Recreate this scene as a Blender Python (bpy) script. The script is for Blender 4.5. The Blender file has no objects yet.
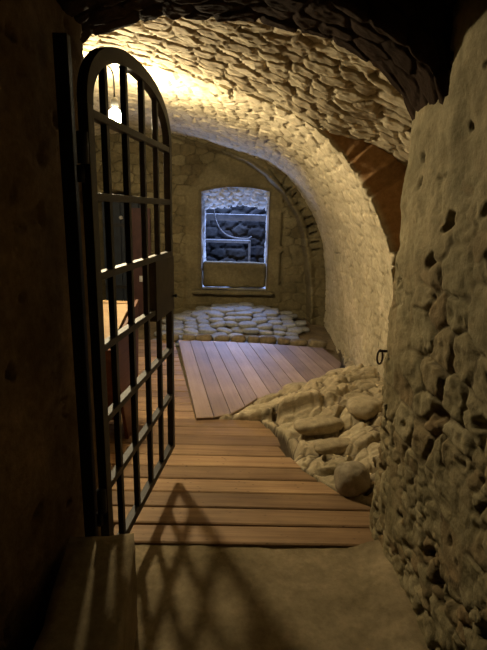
import bpy, bmesh, math, random
import numpy as np
from mathutils import Vector, Matrix
random.seed(7)
sc = bpy.context.scene
C = sc.collection
H = 1.5

# ------------------------------------------------------------------ helpers
def tag(o, label=None, cat=None, group=None, kind=None):
    if label: o['label'] = label
    if cat: o['category'] = cat
    if group: o['group'] = group
    if kind: o['kind'] = kind
    return o

def empty(name, loc, rz=0.0):
    o = bpy.data.objects.new(name, None); C.objects.link(o)
    o.location = loc; o.rotation_euler = (0, 0, rz); o.empty_display_size = .1
    return o

def link(name, me, mat, parent=None, smooth=False):
    me.materials.append(mat)
    if smooth:
        me.polygons.foreach_set('use_smooth', [True] * len(me.polygons))
    o = bpy.data.objects.new(name, me); C.objects.link(o)
    if parent: o.parent = parent
    return o

def obj(name, bm, mat, parent=None, smooth=False, bevel=0):
    bmesh.ops.recalc_face_normals(bm, faces=bm.faces)
    me = bpy.data.meshes.new(name); bm.to_mesh(me); bm.free()
    o = link(name, me, mat, parent, smooth)
    if bevel:
        m = o.modifiers.new('b', 'BEVEL'); m.width = bevel; m.segments = 2; m.limit_method = 'ANGLE'
    return o

def hexa(bm, pts):
    """pts: 4 bottom + 4 top, same winding"""
    v = [bm.verts.new(p) for p in pts]
    for f in ((3, 2, 1, 0), (4, 5, 6, 7), (0, 1, 5, 4), (1, 2, 6, 5), (2, 3, 7, 6), (3, 0, 4, 7)):
        bm.faces.new([v[i] for i in f])
    return v

def box(bm, x0, x1, y0, y1, z0, z1):
    return hexa(bm, [(x0, y0, z0), (x1, y0, z0), (x1, y1, z0), (x0, y1, z0),
                     (x0, y0, z1), (x1, y0, z1), (x1, y1, z1), (x0, y1, z1)])

def tube(bm, pts, r, n=8, closed=False):
    pts = [Vector(p) for p in pts]; rings = []
    m = len(pts)
    ref = Vector((0, 0, 1))
    for i, p in enumerate(pts):
        if closed: t = pts[(i + 1) % m] - pts[i - 1]
        else: t = pts[min(i + 1, m - 1)] - pts[max(i - 1, 0)]
        t.normalize()
        a = ref if abs(t.dot(ref)) < .95 else Vector((0, 1, 0))
        u = t.cross(a).normalized(); w = t.cross(u)
        rr = r[i] if isinstance(r, (list, tuple)) else r
        rings.append([bm.verts.new(p + u * rr * math.cos(k * 2 * math.pi / n) + w * rr * math.sin(k * 2 * math.pi / n)) for k in range(n)])
    for i in range(m if closed else m - 1):
        A, B = rings[i], rings[(i + 1) % m]
        for k in range(n):
            bm.faces.new([A[k], A[(k + 1) % n], B[(k + 1) % n], B[k]])
    if not closed:
        bm.faces.new(rings[0][::-1]); bm.faces.new(rings[-1])

def lathe(bm, prof, n=20, at=(0, 0, 0)):
    rings = []
    for r, z in prof:
        rings.append([bm.verts.new((at[0] + r * math.cos(k * 2 * math.pi / n), at[1] + r * math.sin(k * 2 * math.pi / n), at[2] + z)) for k in range(n)])
    for A, B in zip(rings, rings[1:]):
        for k in range(n):
            bm.faces.new([A[k], A[(k + 1) % n], B[(k + 1) % n], B[k]])
    bm.faces.new(rings[0][::-1]); bm.faces.new(rings[-1])

# ------------------------------------------------------------------ numpy noise
def h3(ix, iy, iz, seed=0):
    n = (ix.astype(np.int64) * 73856093) ^ (iy.astype(np.int64) * 19349663) ^ (iz.astype(np.int64) * 83492791) ^ (seed * 2654435761)
    n = n & 0xffffffff
    n = ((n ^ (n >> 15)) * 2246822519) & 0xffffffff
    n = ((n ^ (n >> 13)) * 3266489917) & 0xffffffff
    n = n ^ (n >> 16)
    return (n & 0xffffff) / float(0xffffff)

def vnoise(x, y, z, seed=0):
    x, y, z = np.broadcast_arrays(np.asarray(x, float), np.asarray(y, float), np.asarray(z, float))
    ix, iy, iz = np.floor(x), np.floor(y), np.floor(z)
    fx, fy, fz = x - ix, y - iy, z - iz
    fx, fy, fz = [t * t * (3 - 2 * t) for t in (fx, fy, fz)]
    r = 0
    for a in (0, 1):
        for b in (0, 1):
            for c in (0, 1):
                w = (fx if a else 1 - fx) * (fy if b else 1 - fy) * (fz if c else 1 - fz)
                r = r + w * h3(ix + a, iy + b, iz + c, seed)
    return r

def fbm(x, y, z=0., s=1., o=4, seed=0):
    r = 0; amp = .5; tot = 0
    for i in range(o):
        r = r + amp * (vnoise(x * s, y * s, z * s, seed + i) * 2 - 1); tot += amp
        amp *= .5; s *= 2.03
    return r / tot

def sstep(a, b, x):
    t = np.clip((x - a) / (b - a), 0, 1); return t * t * (3 - 2 * t)

def cells(u, v, cw, ch, jit=.35, seed=0, off=.5, pw=2.6):
    """stone pattern: returns edge distance, random id, second random id"""
    a, b = u / cw, v / ch
    ib = np.floor(b)
    f1 = np.full(a.shape, 9.); f2 = np.full(a.shape, 9.)
    rid = np.zeros(a.shape); rid2 = np.zeros(a.shape)
    for dr in (-1, 0, 1):
        row = ib + dr
        sh = off * (row % 2) + .35 * h3(row, row * 0, row * 0, seed + 5)
        ia = np.floor(a - sh)
        for dc in (-1, 0, 1, 2):
            col = ia + dc
            cx = col + sh + .5 + jit * (h3(col, row, row * 0, seed) - .5) * 2
            cy = row + .5 + jit * .8 * (h3(col, row, row * 0 + 1, seed) - .5) * 2
            d = (np.abs(a - cx) ** pw + np.abs(b - cy) ** pw) ** (1 / pw)
            nw = d < f1
            f2 = np.where(nw, f1, np.minimum(f2, d))
            rid = np.where(nw, h3(col, row, row * 0 + 2, seed), rid)
            rid2 = np.where(nw, h3(col, row, row * 0 + 3, seed), rid2)
            f1 = np.where(nw, d, f1)
    return f2 - f1, rid, rid2

def grid_mesh(name, P, mat, attrs=None, keep=None, parent=None, flip=False):
    n, m = P.shape[:2]
    idx = np.arange(n * m).reshape(n, m)
    q = np.stack([idx[:-1, :-1], idx[1:, :-1], idx[1:, 1:], idx[:-1, 1:]], -1).reshape(-1, 4)
    if flip: q = q[:, ::-1]
    if keep is not None: q = q[keep.reshape(-1)]
    me = bpy.data.meshes.new(name)
    me.vertices.add(n * m); me.vertices.foreach_set('co', P.reshape(-1).astype(np.float32))
    me.loops.add(q.size); me.loops.foreach_set('vertex_index', q.reshape(-1).astype(np.int32))
    me.polygons.add(len(q)); me.polygons.foreach_set('loop_start', np.arange(0, q.size, 4, dtype=np.int32))
    me.update(calc_edges=True); me.validate()
    for k, A in (attrs or {}).items():
        at = me.attributes.new(k, 'FLOAT', 'POINT')
        at.data.foreach_set('value', np.broadcast_to(A, (n, m)).reshape(-1).astype(np.float32))
    return link(name, me, mat, parent, True)

def resample(ctrl, n, other=None):
    """smooth control polyline -> n points, equal steps of arc length; a second matched polyline uses the same parameter"""
    def cr(c, per=16):
        c = np.array(c, float); c = np.vstack([2 * c[0] - c[1], c, 2 * c[-1] - c[-2]]); out = []
        for i in range(1, len(c) - 2):
            for t in np.arange(per) / per:
                p0, p1, p2, p3 = c[i - 1:i + 3]
                out.append(.5 * ((2 * p1) + (-p0 + p2) * t + (2 * p0 - 5 * p1 + 4 * p2 - p3) * t * t + (-p0 + 3 * p1 - 3 * p2 + p3) * t ** 3))
        out.append(c[-2]); return np.array(out)
    A = cr(ctrl); L = np.r_[0, np.cumsum(np.linalg.norm(np.diff(A, axis=0), axis=1))]
    s = np.linspace(0, L[-1], n)
    f = lambda X: np.stack([np.interp(s, L, X[:, k]) for k in range(X.shape[1])], 1)
    if other is None: return f(A), s
    return f(A), s, f(cr(other))

# ------------------------------------------------------------------ materials
def nodes(name):
    m = bpy.data.materials.new(name); m.use_nodes = True
    nt = m.node_tree; b = nt.nodes['Principled BSDF']
    return m, nt, b

def nd(nt, t, **kw):
    n = nt.nodes.new(t)
    for k, v in kw.items(): setattr(n, k, v)
    return n

def ramp(nt, cols, fac):
    r = nd(nt, 'ShaderNodeValToRGB'); e = r.color_ramp.elements
    e[0].position = cols[0][0]; e[0].color = (*cols[0][1], 1)
    e[1].position = cols[-1][0]; e[1].color = (*cols[-1][1], 1)
    for p, c in cols[1:-1]:
        x = e.new(p); x.color = (*c, 1)
    nt.links.new(fac, r.inputs[0]); return r.outputs[0]

def mixc(nt, a, b, fac, mode='MIX'):
    m = nd(nt, 'ShaderNodeMix', data_type='RGBA', blend_type=mode)
    for s, v in ((6, a), (7, b), (0, fac)):
        if hasattr(v, 'links'): nt.links.new(v, m.inputs[s])
        elif s == 0: m.inputs[0].default_value = v
        else: m.inputs[s].default_value = (*v, 1)
    return m.outputs[2]

def noise(nt, vec, scale, detail=4, rough=.6):
    n = nd(nt, 'ShaderNodeTexNoise'); n.inputs['Scale'].default_value = scale
    n.inputs['Detail'].default_value = detail; n.inputs['Roughness'].default_value = rough
    nt.links.new(vec, n.inputs['Vector']); return n.outputs[0]

def stone_mat(name, light, mid, dark, mortar, plaster=None, bump=.5, bscale=60, stain=.35):
    m, nt, b = nodes(name)
    tc = nd(nt, 'ShaderNodeTexCoord').outputs['Object']
    at = nd(nt, 'ShaderNodeAttribute', attribute_name='tone').outputs['Fac']
    gp = nd(nt, 'ShaderNodeAttribute', attribute_name='gap').outputs['Fac']
    pl = nd(nt, 'ShaderNodeAttribute', attribute_name='plaster').outputs['Fac']
    c = ramp(nt, [(0, dark), (.45, mid), (1, light)], at)
    c = mixc(nt, c, mortar, gp)
    if plaster: c = mixc(nt, c, plaster, pl)
    n1 = noise(nt, tc, 3.1, 6, .65)
    st = ramp(nt, [(.35, (1 - stain, 1 - stain, 1 - stain * 1.1)), (.65, (1.0, 1.0, 1.0))], n1)
    c = mixc(nt, c, st, 1., 'MULTIPLY')
    n2 = noise(nt, tc, 28, 5, .7)
    st2 = ramp(nt, [(.3, (.72, .7, .66)), (.7, (1.12, 1.1, 1.08))], n2)
    c = mixc(nt, c, st2, 1., 'MULTIPLY')
    nt.links.new(c, b.inputs['Base Color'])
    b.inputs['Roughness'].default_value = .93
    b.inputs['Specular IOR Level'].default_value = .2
    bp = nd(nt, 'ShaderNodeBump'); bp.inputs['Strength'].default_value = bump; bp.inputs['Distance'].default_value = .01
    nt.links.new(noise(nt, tc, bscale, 6, .65), bp.inputs['Height'])
    nt.links.new(bp.outputs[0], b.inputs['Normal'])
    return m

def wood_mat(name, light, dark, ang=0., rough=.6, gloss=.3):
    m, nt, b = nodes(name)
    tc = nd(nt, 'ShaderNodeTexCoord').outputs['Object']
    mp = nd(nt, 'ShaderNodeMapping', vector_type='TEXTURE'); mp.inputs['Rotation'].default_value = (0, 0, ang)
    nt.links.new(tc, mp.inputs[0])
    m2 = nd(nt, 'ShaderNodeMapping'); m2.inputs['Scale'].default_value = (1.2, 22, 22)
    nt.links.new(mp.outputs[0], m2.inputs[0])
    at = nd(nt, 'ShaderNodeAttribute', attribute_name='tone').outputs['Fac']
    ad = nd(nt, 'ShaderNodeVectorMath', operation='ADD'); cb = nd(nt, 'ShaderNodeCombineXYZ')
    mu = nd(nt, 'ShaderNodeMath', operation='MULTIPLY'); mu.inputs[1].default_value = 37
    nt.links.new(at, mu.inputs[0]); nt.links.new(mu.outputs[0], cb.inputs[0])
    nt.links.new(m2.outputs[0], ad.inputs[0]); nt.links.new(cb.outputs[0], ad.inputs[1])
    n1 = noise(nt, ad.outputs[0], 1.6, 5, .6)
    c = ramp(nt, [(.3, dark), (.65, light)], n1)
    c2 = ramp(nt, [(0, (.55, .52, .50)), (1, (1.15, 1.12, 1.1))], at)
    c = mixc(nt, c, c2, 1., 'MULTIPLY')
    # knots
    mk = nd(nt, 'ShaderNodeMapping'); mk.inputs['Scale'].default_value = (3.2, 9, 9)
    nt.links.new(mp.outputs[0], mk.inputs[0])
    vo = nd(nt, 'ShaderNodeTexVoronoi'); nt.links.new(mk.outputs[0], vo.inputs['Vector'])
    kn = ramp(nt, [(.06, (1, 1, 1)), (.16, (0, 0, 0))], vo.outputs['Distance'])
    c = mixc(nt, c, tuple(x * .45 for x in dark), kn)
    n3 = noise(nt, tc, 2.5, 3, .5)
    c = mixc(nt, c, ramp(nt, [(.35, (.75, .74, .72)), (.65, (1, 1, 1))], n3), 1., 'MULTIPLY')
    nt.links.new(c, b.inputs['Base Color']); b.inputs['Roughness'].default_value = rough
    b.inputs['Specular IOR Level'].default_value = gloss
    bp = nd(nt, 'ShaderNodeBump'); bp.inputs['Strength'].default_value = .3; bp.inputs['Distance'].default_value = .004
    nt.links.new(n1, bp.inputs['Height']); nt.links.new(bp.outputs[0], b.inputs['Normal'])
    return m

def plain(name, col, rough=.7, metal=0., var=.25, scale=30, bump=.3, spec=.3):
    m, nt, b = nodes(name)
    tc = nd(nt, 'ShaderNodeTexCoord').outputs['Object']
    n1 = noise(nt, tc, scale, 5, .6)
    c = ramp(nt, [(.3, tuple(x * (1 - var) for x in col)), (.7, tuple(min(1, x * (1 + var)) for x in col))], n1)
    nt.links.new(c, b.inputs['Base Color'])
    b.inputs['Roughness'].default_value = rough; b.inputs['Metallic'].default_value = metal
    b.inputs['Specular IOR Level'].default_value = spec
    bp = nd(nt, 'ShaderNodeBump'); bp.inputs['Strength'].default_value = bump; bp.inputs['Distance'].default_value = .003
    nt.links.new(n1, bp.inputs['Height']); nt.links.new(bp.outputs[0], b.inputs['Normal'])
    return m

M = {}
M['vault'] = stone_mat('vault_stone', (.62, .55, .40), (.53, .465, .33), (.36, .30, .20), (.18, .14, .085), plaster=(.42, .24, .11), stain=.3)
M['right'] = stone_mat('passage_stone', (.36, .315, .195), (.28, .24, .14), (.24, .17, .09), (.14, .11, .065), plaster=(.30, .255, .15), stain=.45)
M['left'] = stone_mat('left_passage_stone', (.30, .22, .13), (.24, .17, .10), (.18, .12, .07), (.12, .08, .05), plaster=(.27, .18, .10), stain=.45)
M['shaded'] = stone_mat('shade_darkened_stone', (.06, .042, .03), (.045, .03, .022), (.03, .02, .015), (.02, .015, .01), plaster=(.05, .033, .023), stain=.4)  # base colour sunk near black to paint in the unlit passage's shade
M['shaded'].node_tree.nodes['Principled BSDF'].inputs['Specular IOR Level'].default_value = .02
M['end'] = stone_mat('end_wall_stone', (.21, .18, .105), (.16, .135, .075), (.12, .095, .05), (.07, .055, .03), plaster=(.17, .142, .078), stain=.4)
M['dirt'] = stone_mat('earth_floor', (.22, .17, .11), (.17, .13, .08), (.12, .09, .06), (.1, .08, .05), stain=.4)
M['concrete'] = stone_mat('trodden_stone_floor', (.31, .25, .155), (.28, .225, .14), (.24, .19, .115), (.22, .17, .11), stain=.4, bump=.35)
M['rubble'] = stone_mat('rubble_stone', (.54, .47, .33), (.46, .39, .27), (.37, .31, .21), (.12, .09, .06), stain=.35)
M['rock'] = stone_mat('loose_rock', (.40, .35, .27), (.35, .30, .22), (.28, .24, .17), (.2, .17, .12), stain=.4)
M['cobble'] = stone_mat('cobble_stone', (.36, .37, .38), (.29, .30, .31), (.22, .23, .24), (.2, .2, .2), stain=.35, bump=.3)
M['kerb'] = stone_mat('kerb_stone', (.26, .22, .15), (.2, .16, .10), (.15, .11, .07), (.1, .08, .05), stain=.4)
M['reveal'] = stone_mat('window_reveal_stone', (.62, .62, .60), (.52, .52, .50), (.38, .38, .37), (.3, .3, .3), stain=.5, bump=.8, bscale=35)
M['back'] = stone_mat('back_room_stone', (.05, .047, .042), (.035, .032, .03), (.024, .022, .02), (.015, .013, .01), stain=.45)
M['deck'] = wood_mat('deck_larch', (.37, .245, .13), (.22, .13, .065), 0.)
M['fardeck'] = wood_mat('deck_larch_far', (.36, .27, .205), (.28, .20, .15), math.radians(101.5))
M['redwood'] = wood_mat('red_brown_wood', (.26, .10, .045), (.17, .06, .025), math.radians(90), .5)
M['pale'] = wood_mat('pale_pine', (.72, .52, .30), (.60, .40, .21), 0., .5)
M['iron'] = plain('black_iron', (.013, .011, .010), .55, .0, .4, 40, .5, .4)
M['ironrust'] = plain('rusty_iron', (.05, .03, .02), .75, .0, .4, 60, .6, .2)
M['ironbrown'] = plain('brown_painted_iron', (.035, .026, .018), .6, .0, .3, 20, .4, .3)
M['cable'] = plain('black_cable', (.02, .02, .02), .5)
M['palecable'] = plain('pale_cable', (.5, .5, .48), .5)
M['greywood'] = plain('grey_timber', (.11, .10, .085), .8, 0, .3, 12)
M['door'] = plain('blue_grey_door', (.022, .028, .04), .6, 0, .25, 8)
M['maroon'] = plain('maroon_board', (.05, .02, .018), .6, 0, .25, 8)
M['sock'] = plain('black_socket', (.03, .03, .03), .4)
m, nt, b = nodes('lit_bulb')
b.inputs['Base Color'].default_value = (1, .9, .7, 1)
b.inputs['Emission Color'].default_value = (1, .82, .51, 1)
LAMP = 660.0
b.inputs['Emission Strength'].default_value = LAMP
M['bulb'] = m

# ------------------------------------------------------------------ masonry height fields
def stone_height(u, v, cw, ch, seed, relief=.02, sharp=.16, jit=.35, rough=.006, warp=.03):
    uw = u + warp * fbm(u, v, 3.3, 7, 3, seed + 50); vw = v + warp * fbm(u, v, 9.1, 7, 3, seed + 60)
    e, r, r2 = cells(uw, vw, cw, ch, jit, seed)
    st = sstep(.02, sharp, e)
    h = relief * (st * (.55 + .45 * r2) ) + rough * fbm(u, v, 0, 22, 4, seed + 9) + .5 * relief * fbm(u, v, 5, 2.2, 3, seed + 17)
    return h, 1 - sstep(.0, sharp * .6, e), r

def normals2(curve):
    d = np.gradient(curve, axis=0); d /= np.linalg.norm(d, axis=1, keepdims=True)
    return np.stack([-d[:, 1], d[:, 0]], 1)

# --- the vault: matched profiles (x, z) from the right foot over the crown to the left foot
PF = [(1.13, -.25), (1.13, .0), (1.12, .35), (1.085, .85), (1.0, 1.22), (.87, 1.50), (.665, 1.79), (.45, 2.0), (.12, 2.17), (-.45, 2.33), (-1.0, 2.43), (-1.55, 2.46), (-2.1, 2.38), (-2.6, 2.17), (-3.0, 1.82), (-3.25, 1.3), (-3.3, .6), (-3.3, -.25)]
PN = [(1.62, -.25), (1.62, .0), (1.60, .35), (1.55, .85), (1.42, 1.32), (1.16, 1.68), (.80, 1.915), (.46, 2.012), (.12, 2.172), (-.45, 2.33), (-1.0, 2.43), (-1.55, 2.46), (-2.1, 2.38), (-2.6, 2.17), (-3.0, 1.82), (-3.25, 1.3), (-3.3, .6), (-3.3, -.25)]
F_, S_, N_ = resample(PF, 560, PN)
YS = 3.15
# far part
nf = normals2(F_)
ys = np.linspace(0, 1, 280)
edge = .10 * fbm(S_, 0, 0, 5, 3, 4) + .035 * (cells(S_, S_ * 0, .12, .3, .3, 3)[1] - .5)
edge = edge * sstep(.3, 1.0, np.hypot(*(N_ - F_).T) * 8)
Y = (YS + edge)[:, None] + (6.45 - (YS + edge))[:, None] * ys[None, :]
S2 = np.broadcast_to(S_[:, None], Y.shape)
h, g, r = stone_height(Y, S2, .25, .095, 11, .024, .14, .28, .007)
z2 = np.broadcast_to(F_[:, 1][:, None], Y.shape); x2 = np.broadcast_to(F_[:, 0][:, None], Y.shape)
# the lower right side is smeared with old plaster, the crown shows deeper joints
sm = sstep(2.15, 1.5, z2) * sstep(0, .3, x2)
pz = fbm(Y, S2, 0, 2.5, 4, 71)
sm = np.clip(sm * .75 + .35 * sstep(-.1, .4, pz), 0, 1)
hh = h * (1 - .45 * sm) + .016 * sm + .02 * fbm(Y, S2, 2, 1.7, 3, 5) + .012 * sm * fbm(Y, S2, 2, 9, 4, 8)
# scattered pock holes along the joints
pk = sstep(.30, .5, fbm(Y, S2, 0, 11, 2, 33)) * g
hh = hh - .04 * pk
hh = hh - .02 * sstep(.30, .5, fbm(Y * .6, S2 * 2.2, 4, 6, 3, 35)) * g
P = np.stack([x2 + nf[:, 0][:, None] * hh, Y, z2 + nf[:, 1][:, None] * hh], -1)
# rows that run radially outward to the near profile: the shaded plaster face of the step
k = 26; tt = np.linspace(1.06, 0, k, endpoint=False)
R = F_[:, None, :] * (1 - tt)[None, :, None] + N_[:, None, :] * tt[None, :, None]
dN = np.hypot(*(N_ - F_).T)[:, None]
ry = (YS + edge)[:, None] + (.035 * fbm(R[..., 0], R[..., 1], 0, 5, 4, 21)) * np.minimum(1, dN * 6) + .03 * (1 - tt)[None, :] * 0
Q = np.stack([R[..., 0], ry, R[..., 1]], -1)
blend = (1 - tt)[None, :, None] ** 6
Q = Q * (1 - blend) + (Q + (P[:, :1] - np.stack([F_[:, 0], YS + edge, F_[:, 1]], -1)[:, None])) * blend
P = np.concatenate([Q, P], 1)
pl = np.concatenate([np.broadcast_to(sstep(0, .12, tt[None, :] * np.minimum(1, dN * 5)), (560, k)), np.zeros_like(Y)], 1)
gg = np.concatenate([np.zeros((560, k)), g * (1 - .7 * sm)], 1)
rr = np.concatenate([np.full((560, k), .5), .35 + .5 * r * (1 - sm) + .35 * sm], 1)
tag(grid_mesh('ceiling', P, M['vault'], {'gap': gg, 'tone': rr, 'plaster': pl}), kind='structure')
# near part: flares upward toward the gateway
PN2 = [(1.66, -.25), (1.66, .0), (1.64, .35), (1.60, .9), (1.48, 1.42), (1.22, 1.80), (.84, 2.06), (.46, 2.20), (.12, 2.27), (-.45, 2.36), (-1.0, 2.43), (-1.55, 2.46), (-2.1, 2.39), (-2.6, 2.18), (-3.0, 1.82), (-3.25, 1.3), (-3.3, .6), (-3.3, -.25)]
N2_ = resample(PF, 560, PN2)[2]
nn = normals2(N_)
q = np.linspace(0, 1, 210)[None, :]
Y0 = (2.03 - .14 * sstep(0, -.7, N_[:, 0]))[:, None]
Y = Y0 + (YS + .12 - Y0) * q
S2 = np.broadcast_to(S_[:, None], Y.shape)
h, g, r = stone_height(S2 + .45 * Y, Y - .12 * S2, .15, .082, 23, .026, .15, .34, .007, .03)
hh = h - .006 - .02 * (1 - sstep(.0, .05, YS - Y)) + .006 * fbm(S2, Y, 3, 40, 3, 9)
bl = sstep(YS, 2.1, Y) ** .8
x2 = N_[:, 0][:, None] * (1 - bl) + N2_[:, 0][:, None] * bl; z2 = N_[:, 1][:, None] * (1 - bl) + N2_[:, 1][:, None] * bl
P = np.stack([x2 + nn[:, 0][:, None] * hh, Y, z2 + nn[:, 1][:, None] * hh], -1)
tag(grid_mesh('ceiling', P, M['vault'], {'gap': np.clip(g * 1.5, 0, 1), 'tone': r ** 1.3, 'plaster': 0 * g}), kind='structure')

# --- passage walls: plan path turned round the corner, then up
def passage(name, path, rad, mat, seed, side, hts=(-.2, 2.75), plaster_z=1.5):
    c, s = resample(path, 430)
    nrm = normals2(c) * side
    Z = np.linspace(hts[0], hts[1], 400)[None, :] + 0 * s[:, None]
    S2 = np.broadcast_to(s[:, None], Z.shape)
    h1, g1, r1 = stone_height(S2, Z, .15, .125, seed, .026, .18, .42, .008, .05)
    h2, g2, r2 = stone_height(S2 + 5, Z, .075, .06, seed + 3, .018, .2, .42, .006, .03)
    mixm = sstep(-.15, .15, fbm(S2, Z, 0, 3, 3, seed + 31))
    fill = sstep(-.25, .25, fbm(S2, Z, 6, 5, 3, seed + 55)); h1 = h1 * fill + .018 * (1 - fill); h = h1 * (1 - mixm) + h2 * mixm + .010 * fbm(S2, Z, 1, 26, 4, seed + 56) - .012 * np.abs(fbm(S2, Z, 2, 12, 4, seed + 57)); g = g1 * (1 - mixm) + g2 * mixm; r = r1 * (1 - mixm) + r2 * mixm
    pl = sstep(plaster_z - .35, plaster_z + .35, Z + .35 * fbm(S2, Z, 0, 2.3, 4, seed + 5))
    pl = np.maximum(pl, .75 * sstep(-.1, .35, fbm(S2, Z, 4, 4, 3, seed + 77)))
    big = .035 * fbm(S2, Z, 0, 1.5, 3, seed + 8)
    # random missing stones: deep dark holes
    e, ra, rb = cells(S2 + .03 * fbm(S2, Z, 0, 14, 2, seed), Z, .115, .10, .45, seed + 90)
    hole = (ra > .90) * sstep(.35, .5, e + .25 * fbm(S2, Z, 2, 30, 3, seed)) * (1 - pl) * (fbm(S2, Z, 8, 2, 2, seed + 3) > -.25)
    e, ra, rb = cells(S2 + .02 * fbm(S2, Z, 0, 20, 2, seed), Z + .0, .07, .085, .45, seed + 91)
    hole2 = (ra > .93) * sstep(.5, .7, e + .3 * fbm(S2, Z, 2, 35, 3, seed)) * pl
    hh = (h * (1 - pl) + .02 * pl + .014 * pl * fbm(S2, Z, 0, 9, 5, seed + 6)) + big - .11 * hole - .04 * hole2
    hh = hh - .025 * sstep(.42, .6, fbm(S2, Z, 3, 13, 3, seed + 40)) * (1 - .4 * pl)
    P = np.stack([c[:, 0][:, None] + nrm[:, 0][:, None] * hh, c[:, 1][:, None] + nrm[:, 1][:, None] * hh, Z], -1)
    gg = np.clip(g * (1 - pl) + hole, 0, 1)
    return tag(grid_mesh(name, P, mat, {'gap': gg, 'tone': r, 'plaster': pl * .85}), kind='structure')

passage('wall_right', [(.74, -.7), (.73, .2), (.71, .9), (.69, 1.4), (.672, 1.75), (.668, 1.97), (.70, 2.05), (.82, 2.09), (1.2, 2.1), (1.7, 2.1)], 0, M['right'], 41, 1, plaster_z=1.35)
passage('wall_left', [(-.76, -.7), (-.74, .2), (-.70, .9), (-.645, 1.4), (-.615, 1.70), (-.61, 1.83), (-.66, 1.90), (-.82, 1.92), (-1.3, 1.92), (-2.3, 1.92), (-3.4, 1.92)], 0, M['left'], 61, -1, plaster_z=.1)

# --- passage ceiling (arched soffit, then the front face that climbs to the vault)
xs = np.linspace(-.82, .84, 200)
def soffit(x): return np.interp(x, [-.85, -.75, -.6, -.345, 0, .3, .5, .6, .66, .72, .86], [1.90, 2.0, 2.10, 2.19, 2.215, 2.15, 2.05, 1.96, 1.86, 1.74, 1.5])
tv = np.linspace(0, 1, 340)
X = xs[:, None] + 0 * tv[None, :]
kx = [0, .42, .66, .86, .88, 1]
yf = np.interp(tv, kx, [-.75, 1.66, 1.72, 2.02, 2.05, 2.10])[None, :] + 0 * X - .10 * sstep(0, -.7, X)
up = np.interp(tv, kx, [1, 1, 0, 0, 0, 0])[None, :]
zf = soffit(X) * (1 - up) + up * (2.62 - .25 * X ** 2) + np.interp(tv, [0, .86, .88, 1], [0, 0, .02, .75])[None, :]
SX = np.r_[0, np.cumsum(np.hypot(np.diff(xs), np.diff(soffit(xs))))][:, None] + 0 * X
hb, gb, rb = stone_height(SX, yf + np.interp(tv, kx, [0, 0, .45, .45, .45, 1.2])[None, :], .15, .11, 77, .018, .2, .35, .008)
zf = zf - hb * (tv < .86)[None, :] * (1 - (tv > .42) * (tv < .66))[None, :] + .01
yf = yf - hb * ((tv > .42) & (tv < .66))[None, :] + .3 * hb * (tv >= .86)[None, :]
tag(grid_mesh('ceiling', np.stack([X, yf, zf], -1), M['shaded'], {'gap': gb, 'tone': rb, 'plaster': .5 + 0 * gb}), kind='structure')
# wall closing the passage behind the viewer
bm = bmesh.new(); box(bm, -1.1, 1.1, -.8, -.7, -.2, 3.0)
tag(obj('wall_back', bm, M['shaded']), kind='structure')

# --- floors
X, Yg = np.meshgrid(np.linspace(-.80, .82, 200), np.linspace(-.7, 1.90, 300), indexing='ij')
zz = -.018 + .010 * fbm(X, Yg, 0, 2.6, 5, 3) + .003 * fbm(X, Yg, 0, 25, 3, 8) + .05 * sstep(.50, .66, X + .05 * fbm(X, Yg, 0, 6, 3, 1))
Yw = Yg + .02 * fbm(X, 0, 0, 8, 3, 3) * sstep(1.7, 1.9, Yg) - .01
tag(grid_mesh('floor', np.stack([X, Yw, zz], -1), M['concrete'], {'gap': 0 * X, 'tone': .5 + .8 * fbm(X, Yg, 0, 4, 4, 12), 'plaster': 0 * X}), kind='structure')
X, Yg = np.meshgrid(np.linspace(-3.35, 1.7, 200), np.linspace(1.80, 6.6, 200), indexing='ij')
heap = .27 * np.exp(-(((X + .05) / .85) ** 2)) * sstep(5.2, 6.1, Yg) + .05 * sstep(5.2, 5.6, Yg)
zz = -.10 - .10 * np.exp(-((X - .33) ** 2 + (Yg - 2.80) ** 2) / .02) + heap * .95 + .012 * fbm(X, Yg, 0, 5, 4, 31)
def heap_z(x, y):
    f = lambda t: max(0, min(1, t)) ** 2 * (3 - 2 * max(0, min(1, t)))
    return -.10 + .95 * (.27 * math.exp(-(((x + .05) / .85) ** 2)) * f((y - 5.2) / .9) + .05 * f((y - 5.2) / .4))
tag(grid_mesh('floor', np.stack([X, Yg, zz], -1), M['dirt'], {'gap': 0 * X, 'tone': .5 + .8 * fbm(X, Yg, 0, 4, 4, 12), 'plaster': 0 * X}), kind='structure')

# --- end wall with window opening, arch ring and doorway
WX0, WX1, WZ0, WZT = -.60, .305, .425, 1.80
def wtop(x): return WZT - .055 * np.abs((x + .10) / .45) ** 2.2 - .02 * (x > 0) * (x)
nx, nz = 400, 260
X, Z = np.meshgrid(np.linspace(-3.4, 1.25, nx), np.linspace(-.2, 2.62, nz), indexing='ij')
cell = 4.65 / nx
inside = (X > WX0) & (X < WX1) & (Z > WZ0) & (Z < wtop(X))
dw = np.maximum.reduce([WX0 - X, X - WX1, WZ0 - Z, Z - wtop(X)])
near = np.abs(dw) < cell * .75
# snap vertices near the opening onto its outline
ax = np.stack([X - WX0, WX1 - X, Z - WZ0, wtop(X) - Z]); which = np.argmin(np.abs(ax) + 1e3 * 0, axis=0)
Xs, Zs = X.copy(), Z.copy()
Xs = np.where(near & (which == 0), WX0, Xs); Xs = np.where(near & (which == 1), WX1, Xs)
Zs = np.where(near & (which == 2), WZ0, Zs); Zs = np.where(near & (which == 3), wtop(X), Zs)
h, g, r = stone_height(X, Z, .21, .13, 91, .022, .16, .3, .008, .03)
pl = sstep(-.05, .35, fbm(X, Z, 0, 2.2, 4, 93))
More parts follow.
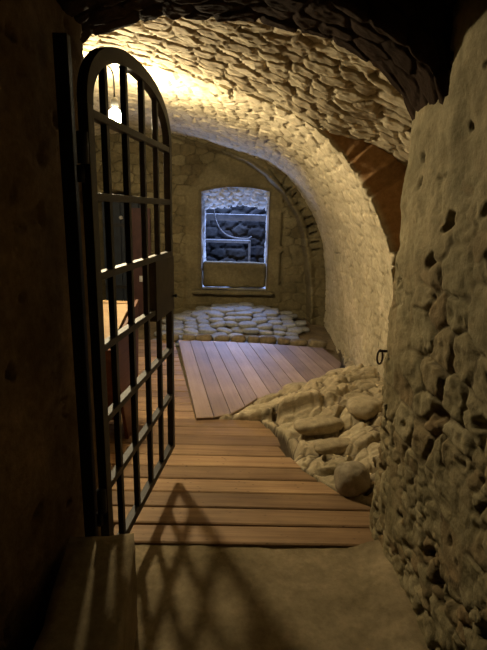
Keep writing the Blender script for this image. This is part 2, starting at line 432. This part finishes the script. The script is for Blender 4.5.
# smooth surround band of the window
sd = np.maximum.reduce([(WX0 - .20) - X, X - (WX1 + .18), -Z * 0 - 9, Z - (wtop(X) + .32 - .9 * np.maximum(0, np.abs(X + .14) - .35))])
band = 1 - sstep(.0, .05, sd); band = band * (Z > .2)
h = h * (1 - .8 * band) + .03 * band
pl = np.maximum(pl, .8 * band)
h = h - .05 * np.exp(-((sd - .02) / .022) ** 2) * (fbm(X, Z, 0, 7, 3, 4) > -.1) * (X > .2) * (Z > .25)
h = h * (1 - .0)
yy = 6.5 - h
xin = np.interp(Z, [-.2, .5, .88, 1.2, 1.46, 1.72, 1.95, 2.1, 2.2, 2.32, 2.5], [.89, .86, .80, .74, .64, .46, .22, -.02, -.3, -.75, -1.3])
dr = X - xin - .01 * fbm(X, Z, 0, 10, 3, 7)
ringm = sstep(-.01, .03, dr)
ang = np.arctan2(Z - .75, X + .55); arc = ang * 1.45
vs = np.abs(((arc / .105) % 1) - .5) * 2
vk = h3(np.floor(arc / .105 + .5), arc * 0, arc * 0, 77)
notch = (.35 + .65 * vk) * sstep(.34, .2, vs + .12 * fbm(X, Z, 0, 25, 2, 5)) * sstep(.085, .11, dr) * sstep(.15 + .09 * vk, .12 + .09 * vk, dr) * sstep(.95, 1.05, Z) * sstep(1.95, 1.8, Z)
rib = np.exp(-((dr - .045) / .04) ** 2)
yring = 6.24 - .04 * rib + .07 * notch - h * .8 + .02 * fbm(X, Z, 0, 6, 3, 2)
yy = yy * (1 - ringm) + yring * ringm
# doorway at the left: the wall falls back into a deep arched recess
DX0, DX1 = -2.08, -1.40
dt = 1.72 - .16 * np.abs((X - (DX0 + DX1) / 2) / .34) ** 2
din = np.minimum.reduce([X - DX0, DX1 - X, dt - Z])
dm = sstep(0, .012, din)
yy = yy * (1 - dm) + 6.98 * dm
fade = sstep(0, .05, dw); yy = np.where(dw < .05, 6.5 * (1 - fade) + yy * fade, yy)
cin = (inside[:-1, :-1].astype(int) + inside[1:, :-1] + inside[1:, 1:] + inside[:-1, 1:])
ncn = (near[:-1, :-1].astype(int) + near[1:, :-1] + near[1:, 1:] + near[:-1, 1:])
ins2 = (inside & ~near)
anyin = ins2[:-1, :-1] | ins2[1:, :-1] | ins2[1:, 1:] | ins2[:-1, 1:]
alln = (ncn == 4) & (cin >= 2)
P = np.stack([Xs, yy, Zs], -1)
tag(grid_mesh('wall_end', P, M['end'], {'gap': np.clip(g * (1 - pl) + notch, 0, 1), 'tone': r, 'plaster': pl * .8}, keep=~(anyin | alln)), kind='structure')

# reveal of the window: rough, runs back through the thick wall
loop = [(WX0, WZ0 + (1.70 - WZ0) * i / 40) for i in range(40)]
xs_ = np.linspace(WX0, WX1, 46)
loop += [(x, float(wtop(x))) for x in xs_]
loop += [(WX1, 1.70 - (1.70 - WZ0) * i / 40) for i in range(1, 41)]
loop += [(WX1 - (WX1 - WX0) * i / 40, WZ0) for i in range(1, 41)]
L, s = resample(loop, 330)
L = np.array(L)
yy = np.linspace(6.47, 7.05, 60)
cx_, cz_ = (WX0 + WX1) / 2, 1.1
S2 = s[:, None] + 0 * yy[None, :]; Y2 = yy[None, :] + 0 * S2
hr, gr, r_ = stone_height(S2, Y2, .12, .10, 131, .05, .3, .4, .012, .03)
topm = sstep(1.60, 1.74, L[:, 1])[:, None] * 1.
dep = sstep(6.47, 6.52, Y2)
hr = (hr * (.35 + .8 * topm) + .02 * fbm(S2, Y2, 0, 6, 3, 7)) * dep
hr = np.where(L[:, 1][:, None] < .45, .005, hr)
# top of the reveal slopes down toward the back, so the rough stones of the lintel face the passage
drop = topm * .20 * sstep(6.5, 6.95, Y2)
dirx = -(L[:, 0] - cx_); dirz = -(L[:, 1] - cz_); ln = np.hypot(dirx, dirz)
PX = L[:, 0][:, None] + (dirx / ln)[:, None] * hr
PZ = L[:, 1][:, None] + (dirz / ln)[:, None] * hr - drop
tag(grid_mesh('window_1', np.stack([PX, Y2, PZ], -1), M['reveal'], {'gap': gr * .6, 'tone': r_, 'plaster': 0 * gr}), kind='structure')

# stone slab that fills the foot of the opening, and the two ledges of its sill
def rough_box(name, x0, x1, y0, y1, z0, z1, mat, seed, amp=.008, parent=None, res=.035):
    bm = bmesh.new(); box(bm, x0, x1, y0, y1, z0, z1)
    bmesh.ops.recalc_face_normals(bm, faces=bm.faces)
    me = bpy.data.meshes.new(name); bm.to_mesh(me); bm.free()
    bm = bmesh.new(); bm.from_mesh(me); bpy.data.meshes.remove(me)
    for axis, a0, a1 in ((0, x0, x1), (1, y0, y1), (2, z0, z1)):
        nseg = max(1, int((a1 - a0) / res))
        for i in range(1, nseg):
            co = [0, 0, 0]; no = [0, 0, 0]; co[axis] = a0 + (a1 - a0) * i / nseg; no[axis] = 1
            bmesh.ops.bisect_plane(bm, geom=bm.verts[:] + bm.edges[:] + bm.faces[:], plane_co=co, plane_no=no)
    co = np.array([v.co[:] for v in bm.verts])
    cx = np.array([(x0 + x1) / 2, (y0 + y1) / 2, (z0 + z1) / 2]); hs = np.array([x1 - x0, y1 - y0, z1 - z0]) / 2
    q = (co - cx) / hs
    edge = np.sort(np.abs(q), axis=1)[:, 1]
    n = np.stack([fbm(co[:, 0] + k * 7, co[:, 1], co[:, 2], 8, 4, seed + k) for k in range(3)], 1)
    co = co + n * amp - q * (np.where(edge > .95, amp * 1.2, 0))[:, None]
    for v, c in zip(bm.verts, co): v.co = c
    o = obj(name, bm, mat, parent, True)
    at = o.data.attributes.new('tone', 'FLOAT', 'POINT')
    at.data.foreach_set('value', [.5] * len(o.data.vertices))
    return o
t = rough_box('stone_slab', WX0 + .01, WX1 - .01, 6.56, 6.68, .44, .80, M['end'], 5, .012)
tag(t, 'upright brown stone slab filling the foot of the lit window opening', 'slab')
tag(rough_box('stone_sill', WX0 - .14, WX1 + .10, 6.36, 6.49, .36, .425, M['end'], 15, .01), 'long rough stone sill projecting beneath the window slab', 'sill')

# --- room behind the window
X, Z = np.meshgrid(np.linspace(-2.2, 2.0, 180), np.linspace(-.2, 3.0, 130), indexing='ij')
h, g, r = stone_height(X, Z, .3, .17, 171, .04, .2, .35, .012, .04)
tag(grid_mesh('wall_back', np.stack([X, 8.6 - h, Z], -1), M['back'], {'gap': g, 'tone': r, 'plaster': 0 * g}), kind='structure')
bm = bmesh.new()
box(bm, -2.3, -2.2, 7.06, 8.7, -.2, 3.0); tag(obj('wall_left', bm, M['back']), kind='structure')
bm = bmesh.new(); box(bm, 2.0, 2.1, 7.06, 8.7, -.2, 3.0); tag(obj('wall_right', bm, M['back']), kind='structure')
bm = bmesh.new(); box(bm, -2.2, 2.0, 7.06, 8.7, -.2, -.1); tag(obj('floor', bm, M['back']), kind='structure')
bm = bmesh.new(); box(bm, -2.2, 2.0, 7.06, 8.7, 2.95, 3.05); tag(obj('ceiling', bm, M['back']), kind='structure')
bm = bmesh.new()
box(bm, -3.4, WX0 - .02, 7.0, 7.06, -.2, 3.0); box(bm, WX1 + .02, 2.0, 7.0, 7.06, -.2, 3.0)
box(bm, WX0 - .02, WX1 + .02, 7.0, 7.06, -.2, WZ0); box(bm, WX0 - .02, WX1 + .02, 7.0, 7.06, 1.76, 3.0)
tag(obj('wall_front', bm, M['back']), kind='structure')
bm = bmesh.new(); box(bm, -2.0, 1.9, 8.05, 8.17, 1.33, 1.44)
tag(obj('timber_beam', bm, M['greywood'], None, bevel=.01), 'grey timber beam spanning the dark room seen through the window', 'beam')
sh = empty('shelf_rack', (-.35, 8.25, -.1)); tag(sh, 'low grey wooden rack in the dark room behind the window', 'rack')
for zz_ in (.65, 1.08):
    bm = bmesh.new(); box(bm, -.45, .42, -.17, .17, zz_ - .02, zz_ + .02); obj('shelf', bm, M['greywood'], sh, bevel=.004)
for x_ in (-.45, .40):
    for y_ in (-.17, .13):
        bm = bmesh.new(); box(bm, x_, x_ + .04, y_, y_ + .04, 0, 1.10); obj('leg', bm, M['greywood'], sh, bevel=.004)
bm = bmesh.new()
pts = [(-.55, 7.85, 1.75), (-.54, 7.85, 1.58), (-.50, 7.85, 1.36), (-.42, 7.85, 1.20), (-.30, 7.85, 1.10), (-.15, 7.86, 1.06), (.02, 7.9, 1.05), (.1, 7.93, 1.085)]
c_, _ = resample(pts, 40); tube(bm, [tuple(p) for p in c_], .010)
tag(obj('hanging_cable', bm, M['greywood'], None, True), 'pale cable looping down inside the room behind the window', 'cable')

# door in the left recess, board leaning before it
d1 = empty('door_1', (-1.74, 6.93, -.02)); tag(d1, kind='structure')
bm = bmesh.new()
for i in range(5):
    box(bm, -.33 + i * .132, -.33 + i * .132 + .126, -.02, .02, 0, 1.72)
obj('door_leaf', bm, M['door'], d1, bevel=.004)
for zz_ in (.35, 1.25):
    bm = bmesh.new(); box(bm, -.32, .30, -.035, -.02, zz_, zz_ + .05); obj('door_strap', bm, M['iron'], d1)
bm = bmesh.new(); lathe(bm, [(.012, 0), (.012, .02), (.028, .03), (.028, .05), (.01, .06)], 12); 
hd = obj('door_handle', bm, M['palecable'], d1, True); hd.location = (-.05, -.02, 1.38); hd.rotation_euler = (math.pi / 2, 0, 0)
bp_ = empty('leaning_board', (-1.44, 6.36, .0)); tag(bp_, 'tall maroon board leaning on the end wall beside the dark doorway', 'board')
bm = bmesh.new(); hexa(bm, [(-.16, 0, 0), (.16, 0, 0), (.16, .03, 0), (-.16, .03, 0), (-.16, .06, 1.5), (.16, .06, 1.5), (.16, .09, 1.5), (-.16, .09, 1.5)])
obj('panel', bm, M['maroon'], bp_, bevel=.004)
bm = bmesh.new(); hexa(bm, [(.0, .018, .52), (.10, .018, .52), (.10, .03, .52), (.0, .03, .52), (.0, .024, .60), (.10, .024, .60), (.10, .04, .60), (.0, .04, .60)])
obj('paper_label', bm, M['palecable'], bp_)

# ------------------------------------------------------------------ timber decks
def deck(name, planks, mat, zt, th=.028):
    """planks: list of (4 corner xy points) ; one mesh, tone varies plank by plank"""
    bm = bmesh.new(); lay = bm.verts.layers.float.new('tone')
    for q in planks:
        tn = random.random(); b_ = .004
        c = Vector((sum(p[0] for p in q) / 4, sum(p[1] for p in q) / 4))
        e = []
        for p in q:
            v = Vector(p) - c; e.append(tuple(c + v * (1 - b_ / max(.06, v.length))))
        dz = random.uniform(-.0015, .0015)
        lo = [(x, y, zt - th) for x, y in q]; mi = [(x, y, zt - .005 + dz) for x, y in q]
        # chamfer only across the plank edge
        cent = [Vector(p) for p in q]
        def shrink(i, j):
            d = (cent[j] - cent[i]).normalized() * .008; return cent[i] + d
        up = [shrink(0, 3), shrink(1, 2), shrink(2, 1), shrink(3, 0)]
        hi = [(p.x, p.y, zt + dz) for p in up]
        V = [bm.verts.new(p) for p in lo + mi + hi]
        for v in V: v[lay] = tn
        bm.faces.new([V[3], V[2], V[1], V[0]]); bm.faces.new(V[8:12])
        for a in (0, 4):
            for i in range(4):
                j = (i + 1) % 4
                bm.faces.new([V[a + i], V[a + j], V[a + 4 + j], V[a + 4 + i]])
    o = obj(name, bm, mat); return o

def rx(y):   # right end of the cross boards
    return float(np.interp(y, [1.85, 2.19, 2.22, 2.27, 2.52, 2.70, 2.80, 2.98, 3.18], [.72, .72, .60, .56, .37, .285, .26, .24, .14]))
def lx(y):   # left edge of the lengthwise deck
    return -.33 - .225 * (y - 3.18)
pls = []; y = 1.868; wd = .126
k_ = 0
while y < 5.25:
    y1 = y + wd
    slant = .020
    if y1 <= 3.22:
        a, b_ = rx(y), rx(y1)
    else:
        a, b_ = lx(max(y, 3.2)) - .006, lx(y1) - .006
    jx = random.uniform(-.02, .02) if y1 < 3.2 and y > 2.2 else 0
    xl = -.60 if y < 1.98 else -2.7
    if y1 <= 3.22:
        pls.append([(xl, y), (a + jx, y + slant), (b_ + jx, y1 + slant), (xl, y1)])
    else:
        pls.append([(xl, y), (a, y + slant * .6), (b_, y1 + slant * .6), (xl, y1)])
    y = y1 + .0065
o = deck('wooden_deck', pls, M['deck'], 0.0)
tag(o, 'brown timber deck of boards laid crosswise just inside the gate', 'deck')
# joists beneath, seen at the front edge
bm = bmesh.new(); box(bm, -.58, .70, 1.895, 1.94, -.075, -.029)
obj('joist', bm, M['deck'], o)
# lengthwise boards
th_ = math.radians(11.5); dv = Vector((-math.sin(th_), math.cos(th_))); wv = Vector((math.cos(th_), math.sin(th_)))
nb = [(-.45, 3.16), (-.33, 3.17), (-.207, 3.19), (-.12, 3.20), (.02, 3.38), (.10, 3.55), (.27, 3.62), (.42, 3.80), (.60, 3.90), (.85, 4.14), (1.02, 4.45)]
def hit(w):   # where the board edge at lateral offset w meets the ragged near boundary
    o_ = Vector((-.33, 3.18)) + wv * w
    for A, B in zip(nb, nb[1:]):
        A, B = Vector(A), Vector(B); e = B - A
        den = dv.x * e.y - dv.y * e.x
        t = ((A.x - o_.x) * e.y - (A.y - o_.y) * e.x) / den
        u = ((A.x - o_.x) * dv.y - (A.y - o_.y) * dv.x) / den
        if -1e-6 <= u <= 1 + 1e-6: return o_ + dv * t
    return None
pls = []; w = 0.0
while w < 1.62:
    a, b_ = hit(w), hit(w + .126)
    if a is None and b_ is None: break
    if a is None: a = b_ - wv * .126
    if b_ is None: b_ = a + wv * .126 + dv * .25
    def far(p):
        fy = 5.26 - .10 * max(0, p.x + .3) ** 2
        return p + dv * ((fy - p.y) / dv.y)
    fa, fb = far(a), far(b_)
    if fb.x > 1.06: break
    pls.append([tuple(a), tuple(b_), tuple(fb), tuple(fa)])
    w += .132
o2 = deck('wooden_deck', pls, M['fardeck'], .022, .04)
tag(o2, 'pale timber deck of boards running lengthwise toward the window', 'deck')

# ------------------------------------------------------------------ loose stones
def stone_mesh(name, sx, sy, sz, seed, mat, amp=.18, sub=3, flat=.0):
    bm = bmesh.new(); bmesh.ops.create_icosphere(bm, subdivisions=sub, radius=1)
    co = np.array([v.co[:] for v in bm.verts])
    n = fbm(co[:, 0] + seed * 3.7, co[:, 1], co[:, 2], 1.1, 3, seed) * amp * 2 + fbm(co[:, 0] + seed, co[:, 1], co[:, 2], 4, 2, seed + 3) * amp * .35
    co = co * (1 + n)[:, None]
    co = np.sign(co) * np.abs(co) ** np.array([.82, .82, .75 if flat else .9])
    co = co * np.array([sx, sy, sz])
    for v, c in zip(bm.verts, co): v.co = c
    bmesh.ops.recalc_face_normals(bm, faces=bm.faces)
    me = bpy.data.meshes.new(name); bm.to_mesh(me); bm.free()
    at = me.attributes.new('tone', 'FLOAT', 'POINT'); at.data.foreach_set('value', [.2 + .6 * ((seed * .37) % 1)] * len(me.vertices))
    me.materials.append(mat); me.polygons.foreach_set('use_smooth', [True] * len(me.polygons))
    return me
rnd = random.Random(3)
cm = [stone_mesh('cobblestone', .105, .062, .032, s_, M['cobble'], .12, 3, 1) for s_ in range(8)]
row = 0; yv = 5.36
while yv < 6.34:
    xv = -.98 + (row % 2) * .1 + rnd.uniform(-.03, .03)
    lim = .62 + rnd.uniform(0, .2)
    while xv < lim:
        o = bpy.data.objects.new('cobblestone', cm[rnd.randrange(8)]); C.objects.link(o)
        sc_ = rnd.uniform(.85, 1.2)
        o.location = (xv, yv + rnd.uniform(-.02, .02), heap_z(xv, yv) + .028 * sc_)
        o.rotation_euler = (rnd.uniform(-.12, .05) + .16, rnd.uniform(-.15, .15), rnd.uniform(-.5, .5))
        o.scale = (sc_, sc_, sc_)
        tag(o, 'flat rounded cobble in the heap bedded below the window', 'cobblestone', 'cobbles heaped below the window')
        xv += .178 * sc_
    yv += .108; row += 1
km = [stone_mesh('kerb_stone', .10, .06, .055, 20 + s_, M['kerb'], .2, 3, 1) for s_ in range(5)]
xv = -.86
while xv < 1.0:
    o = bpy.data.objects.new('kerb_stone', km[rnd.randrange(5)]); C.objects.link(o)
    sc_ = rnd.uniform(.75, 1.15)
    o.location = (xv, 5.33 - .10 * max(0, xv + .3) ** 2 + rnd.uniform(-.01, .01), .025)
    o.rotation_euler = (0, rnd.uniform(-.1, .1), rnd.uniform(-.15, .15)); o.scale = (sc_, 1, rnd.uniform(.9, 1.1))
    tag(o, 'dark squarish stone in the row edging the far end of the lengthwise deck', 'stone', 'dark stones edging the far deck')
    xv += .205 * sc_

# the bank of rubble between deck and right wall: bedded stones in one mass
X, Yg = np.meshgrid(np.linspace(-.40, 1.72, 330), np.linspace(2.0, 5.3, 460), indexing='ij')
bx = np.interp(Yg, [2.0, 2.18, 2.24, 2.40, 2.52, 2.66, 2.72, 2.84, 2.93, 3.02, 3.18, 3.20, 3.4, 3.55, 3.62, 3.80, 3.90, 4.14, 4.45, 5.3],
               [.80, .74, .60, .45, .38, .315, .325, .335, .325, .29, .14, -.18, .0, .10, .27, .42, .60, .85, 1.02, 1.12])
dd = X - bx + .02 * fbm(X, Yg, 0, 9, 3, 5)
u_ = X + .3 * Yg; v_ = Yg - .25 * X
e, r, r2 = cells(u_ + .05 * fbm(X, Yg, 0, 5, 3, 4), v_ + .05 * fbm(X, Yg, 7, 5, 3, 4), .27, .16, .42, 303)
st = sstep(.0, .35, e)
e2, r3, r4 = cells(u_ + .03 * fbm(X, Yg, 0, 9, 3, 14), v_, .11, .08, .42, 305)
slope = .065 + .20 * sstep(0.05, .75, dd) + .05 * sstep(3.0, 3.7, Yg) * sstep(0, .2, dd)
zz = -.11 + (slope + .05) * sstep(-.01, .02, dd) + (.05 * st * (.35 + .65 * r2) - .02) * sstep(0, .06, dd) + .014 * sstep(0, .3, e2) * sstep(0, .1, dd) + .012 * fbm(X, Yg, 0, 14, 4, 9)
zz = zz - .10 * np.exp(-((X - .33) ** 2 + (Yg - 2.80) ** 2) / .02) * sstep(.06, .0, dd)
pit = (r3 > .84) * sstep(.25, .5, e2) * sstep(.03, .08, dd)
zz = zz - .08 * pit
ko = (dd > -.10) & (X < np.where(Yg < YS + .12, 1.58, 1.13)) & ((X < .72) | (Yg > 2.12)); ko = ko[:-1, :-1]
tag(grid_mesh('rubble_bank', np.stack([X, Yg, zz], -1), M['rubble'], {'gap': np.clip(.9 * (1 - sstep(0, .12, e)) + pit + 1.5 * (dd < .012), 0, 1), 'tone': r, 'plaster': 0 * r}, keep=ko),  # gap also colours the strip along the deck dark, painting in shade there
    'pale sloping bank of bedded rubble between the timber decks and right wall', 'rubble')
def rock(x, y, z, sx, sy, sz, seed, rz, label, mat=M['rock'], amp=.14, name='rock'):
    o = bpy.data.objects.new(name, stone_mesh(name, sx, sy, sz, seed, mat, amp, 4)); C.objects.link(o)
    o.location = (x, y, z); o.rotation_euler = (0, 0, rz); tag(o, label, 'rock'); return o
rock(.625, 2.335, .065, .098, .092, .098, 51, .3, 'round boulder at the corner where deck, rubble and gateway wall meet', amp=.10, name='boulder')
rock(.52, 2.92, .10, .17, .085, .055, 52, .2, 'large flat pale rock above the dark notch in the deck', M['rubble'])
rock(.24, 3.29, .045, .19, .075, .045, 53, .15, 'long low pale rock touching the corner of both timber decks', M['rubble'])
rock(.66, 3.42, .13, .17, .10, .06, 54, .5, 'broad smooth rock halfway up the rubble bank', M['rubble'])
rock(.47, 3.64, .08, .14, .08, .05, 55, .4, 'small smooth rock at the slanting edge of the lengthwise deck', M['rubble'])
rock(.85, 3.85, .13, .14, .10, .06, 56, .6, 'farthest smooth rock of the bank near the vault foot', M['rubble'])
rock(.62, 2.68, .075, .18, .07, .05, 57, .05, 'wide ledge-like rock just behind the round boulder', M['rubble'])
rock(.86, 3.02, .20, .13, .12, .07, 58, .7, 'high rock of the bank against the right wall', M['rubble'])

# stone step by the left wall
t = rough_box('stone_step', -.235, .0, -1.15, 0, -.05, .36, M['concrete'], 33, .007, res=.045)
t.location = (-.373, 1.482, 0); t.rotation_euler = (0, 0, math.radians(7.6))
tag(t, 'long narrow worn stone step along the left wall before the gate', 'step')

# ------------------------------------------------------------------ the gate
gang = -.108     # leaf local +y runs from hinge to latch, rotated toward +x
GX, GY, GZ = -.493, 1.4995, .177
gate = empty('iron_gate', (GX, GY, GZ), gang)
tag(gate, 'open arched black iron gate with barred leaf standing beside left wall', 'gate')
U = .00361
W_ = .953; HS = 1.80 - .177; HC = 2.045 - .177   # spring and crown heights
def archz(y):
    q = (y - W_ / 2) / (W_ / 2); return HS + (HC - HS) * max(0, 1 - abs(q) ** 2.2) ** (1 / 2.2)
T = .016  # half thickness across the leaf
def gbox(name, y0, y1, z0, z1, t=T, mat='iron', parent=gate, bev=.002):
    bm = bmesh.new(); box(bm, -t, t, y0, y1, z0, z1); return obj(name, bm, M[mat], parent, bevel=bev)
gbox('hinge_stile', 0, .045, 0, HS)
gbox('latch_stile', W_ - .04, W_, 0, HS)
for yb in (.165, .354, .55, .735):
    gbox('bar', yb - .013, yb + .013, .03, archz(yb) - .02, .011)
gbox('bottom_rail', .045, W_ - .04, 0, .035, T)
for hz in (1.777, 1.532, 1.277, 1.030, .766, .503):
    z_ = hz - .177
    gbox('rail', .045, W_ - .04, z_ - .013, z_ + .013, .015)
bm = bmesh.new()
n_ = 40; prev = None
for i in range(n_ + 1):
    a = math.pi * i / n_
    c, s = math.cos(a), math.sin(a); c = math.copysign(abs(c) ** (2 / 2.2), c); s = s ** (2 / 2.2)
    yo, zo = W_ / 2 - c * W_ / 2, HS + (HC - HS) * s
    yi, zi = W_ / 2 - c * (W_ / 2 - .045), HS + (HC - HS - .05) * s
    v = [bm.verts.new(p) for p in ((-T, yo, zo), (T, yo, zo), (T, yi, zi), (-T, yi, zi))]
    if prev:
        for k in range(4): bm.faces.new([prev[k], prev[(k + 1) % 4], v[(k + 1) % 4], v[k]])
    else: bm.faces.new(v[::-1])
    prev = v
bm.faces.new(prev)
obj('arched_head', bm, M['iron'], gate)
# lock plate between two rails, with its knob and bolt
zB, zC = 1.277 - .177, 1.030 - .177
lp = gbox('lock_plate', .635, W_ - .002, zC - .045, zB - .012, .021, 'ironbrown')
bm = bmesh.new(); lathe(bm, [(.008, 0), (.008, .02), (.018, .028), (.018, .04), (.006, .048)], 12)
kn = obj('lock_knob', bm, M['iron'], lp, True); kn.scale = (.6, .6, .5); kn.location = (.02, W_ - .03, zC + .03); kn.rotation_euler = (0, math.pi / 2, 0)
gbox('lock_bolt', W_ - .002, W_ + .025, (zB + zC) / 2 - .01, (zB + zC) / 2 + .01, .008, 'iron')
for z_ in (.25, 1.45):
    bm = bmesh.new(); lathe(bm, [(.017, 0), (.017, .09)], 12); h_ = obj('hinge', bm, M['iron'], gate, True); h_.location = (0, -.012, z_)

gp = empty('gate_post', (-.545, 1.50, 0)); tag(gp, 'upright black iron post the gate hangs on against left wall', 'post')
bm = bmesh.new(); box(bm, -.02, .022, -.012, .02, -.02, 1.98); obj('post', bm, M['iron'], gp, bevel=.003)
for z_ in (.427, 1.627):
    bm = bmesh.new(); lathe(bm, [(.012, 0), (.012, .05)], 10); h_ = obj('hinge_pin', bm, M['iron'], gp, True); h_.location = (.04, -.01, z_ - .055)

# iron catch on the right jamb
hk = empty('iron_catch', (.645, 1.99, .915)); tag(hk, 'small dark iron catch with a hanging ring on the right gateway corner', 'catch')
bm = bmesh.new()
tube(bm, [(.05, -.07, -.075), (.026, -.045, -.045), (.012, -.015, -.006), (-.005, -.012, .0), (-.046, -.01, .0)], .0062, 8)
obj('arm', bm, M['ironrust'], hk, True)
bm = bmesh.new()
tube(bm, [(-.040 + .012 * math.cos(a), -.01, -.028 + .032 * math.sin(a)) for a in [i * 2 * math.pi / 20 for i in range(20)]], .0045, 6, True)
obj('ring', bm, M['ironrust'], hk, True)
bm = bmesh.new()
tube(bm, [(.012 + .009 * math.cos(a), -.125, -.10 + .030 * math.sin(a)) for a in [i * 2 * math.pi / 20 for i in range(20)]], .004, 6, True)
obj('ring', bm, M['ironrust'], hk, True)

# ------------------------------------------------------------------ lamp
LP = (-.89, 3.36, 2.072)
lamp = empty('hanging_lamp', LP); tag(lamp, 'bare round light bulb glowing as it hangs beyond the gate', 'lamp')
bm = bmesh.new(); bmesh.ops.create_icosphere(bm, subdivisions=3, radius=.060)
bmesh.ops.scale(bm, vec=(1, 1, 1.08), verts=bm.verts)
obj('bulb', bm, M['bulb'], lamp, True)
bm = bmesh.new(); lathe(bm, [(.020, .062), (.024, .072), (.024, .115), (.012, .135)], 16); obj('socket', bm, M['sock'], lamp, True)
bm = bmesh.new()
c_, _ = resample([(0, 0, .13), (.002, .0, .20), (-.005, -.01, .29), (-.05, -.05, .33), (-.14, -.10, .335), (-.26, -.14, .34), (-.45, -.16, .345), (-.65, -.17, .35)], 30)
tube(bm, [tuple(p) for p in c_], .006, 6)
obj('cable', bm, M['cable'], lamp, True)

# ------------------------------------------------------------------ lectern box behind the gate
bxn = empty('wooden_lectern', (-1.08, 2.98, 0), math.radians(-4)); tag(bxn, 'red-brown wooden lectern with pale slanted top behind the gate', 'lectern')
def slab(name, pts_lo, pts_hi, mat, parent=bxn, bev=.003):
    bm = bmesh.new(); hexa(bm, list(pts_lo) + list(pts_hi)); return obj(name, bm, M[mat], parent, bevel=bev)
# side panels taper to the foot, like splayed legs
for s_ in (-1, 1):
    x0 = .34 * s_
    bm = bmesh.new()
    xa, xb = sorted((x0 - .022 * s_, x0))
    prof = [(-.10, 0), (.12, 0), (.22, .89), (-.30, .68)]
    v0 = [bm.verts.new((xa, p[0], p[1])) for p in prof]; v1 = [bm.verts.new((xb, p[0], p[1])) for p in prof]
    bm.faces.new(v0[::-1]); bm.faces.new(v1)
    for i in range(4): bm.faces.new([v0[i], v0[(i + 1) % 4], v1[(i + 1) % 4], v1[i]])
    obj('side_panel', bm, M['redwood'], bxn, bevel=.003)
slab('front_panel', [(-.318, -.20, .18), (.318, -.20, .18), (.318, -.18, .18), (-.318, -.18, .18)],
     [(-.318, -.27, .60), (.318, -.27, .60), (.318, -.25, .60), (-.318, -.25, .60)], 'redwood')
slab('back_panel', [(-.318, .14, .10), (.318, .14, .10), (.318, .16, .10), (-.318, .16, .10)],
     [(-.318, .20, .82), (.318, .20, .82), (.318, .22, .82), (-.318, .22, .82)], 'redwood')
slab('slanted_top', [(-.31, -.33, .615), (.29, -.33, .615), (.29, .20, .835), (-.31, .20, .835)],
     [(-.31, -.34, .64), (.29, -.34, .64), (.29, .19, .86), (-.31, .19, .86)], 'pale')
slab('book_ledge', [(-.35, -.365, .63), (.35, -.365, .63), (.35, -.34, .63), (-.35, -.34, .63)],
     [(-.35, -.365, .70), (.35, -.365, .70), (.35, -.34, .70), (-.35, -.34, .70)], 'redwood')
slab('top_shelf', [(-.31, .19, .845), (.29, .19, .845), (.29, .27, .845), (-.31, .27, .845)],
     [(-.31, .19, .865), (.29, .19, .865), (.29, .27, .865), (-.31, .27, .865)], 'pale')

# ------------------------------------------------------------------ light
def area(name, loc, target, size, size_y, power, col):
    l = bpy.data.lights.new(name, 'AREA'); l.shape = 'RECTANGLE'; l.size = size; l.size_y = size_y; l.energy = power; l.color = col
    o = bpy.data.objects.new(name, l); C.objects.link(o); o.location = loc
    o.rotation_euler = (Vector(target) - Vector(loc)).to_track_quat('-Z', 'Y').to_euler(); return o
# cold light of the back room: a high opening and a floor-standing lamp, both out of sight beyond the thick wall
area('back_room_skylight', (-.12, 8.1, 2.32), (-.12, 6.2, 0.5), 1.0, .8, 200, (.30, .45, 1.0))
area('back_room_floor_lamp', (-.15, 7.45, .25), (-.15, 6.75, 1.7), .8, .2, 34, (.34, .48, 1.0))
w = bpy.data.worlds.new('w'); sc.world = w; w.use_nodes = True
w.node_tree.nodes['Background'].inputs[0].default_value = (.30, .24, .18, 1); w.node_tree.nodes['Background'].inputs[1].default_value = .0

# ------------------------------------------------------------------ camera
cam = bpy.data.cameras.new('cam'); co = bpy.data.objects.new('camera', cam); C.objects.link(co)
p, r = math.radians(13.7), math.radians(1.4)
F = Vector((0, math.cos(p), -math.sin(p))); Uv = Vector((0, math.sin(p), math.cos(p))); Rv = Vector((1, 0, 0))
R2 = Rv * math.cos(r) + Uv * math.sin(r); U2 = -Rv * math.sin(r) + Uv * math.cos(r)
mt = Matrix((R2, U2, -F)).transposed().to_4x4(); mt.translation = (0, 0, H)
co.matrix_world = mt
cam.sensor_fit = 'VERTICAL'; cam.sensor_height = 24; cam.lens = 24 * 469 / 650; cam.clip_start = .05
sc.camera = co
sc.view_settings.view_transform = 'Standard'; sc.view_settings.look = 'None'
sc.view_settings.exposure = .6; sc.view_settings.gamma = 1; sc.view_settings.use_curve_mapping = False
sc.cycles.use_denoising = True
sc.cycles.max_bounces = 8; sc.cycles.diffuse_bounces = 6
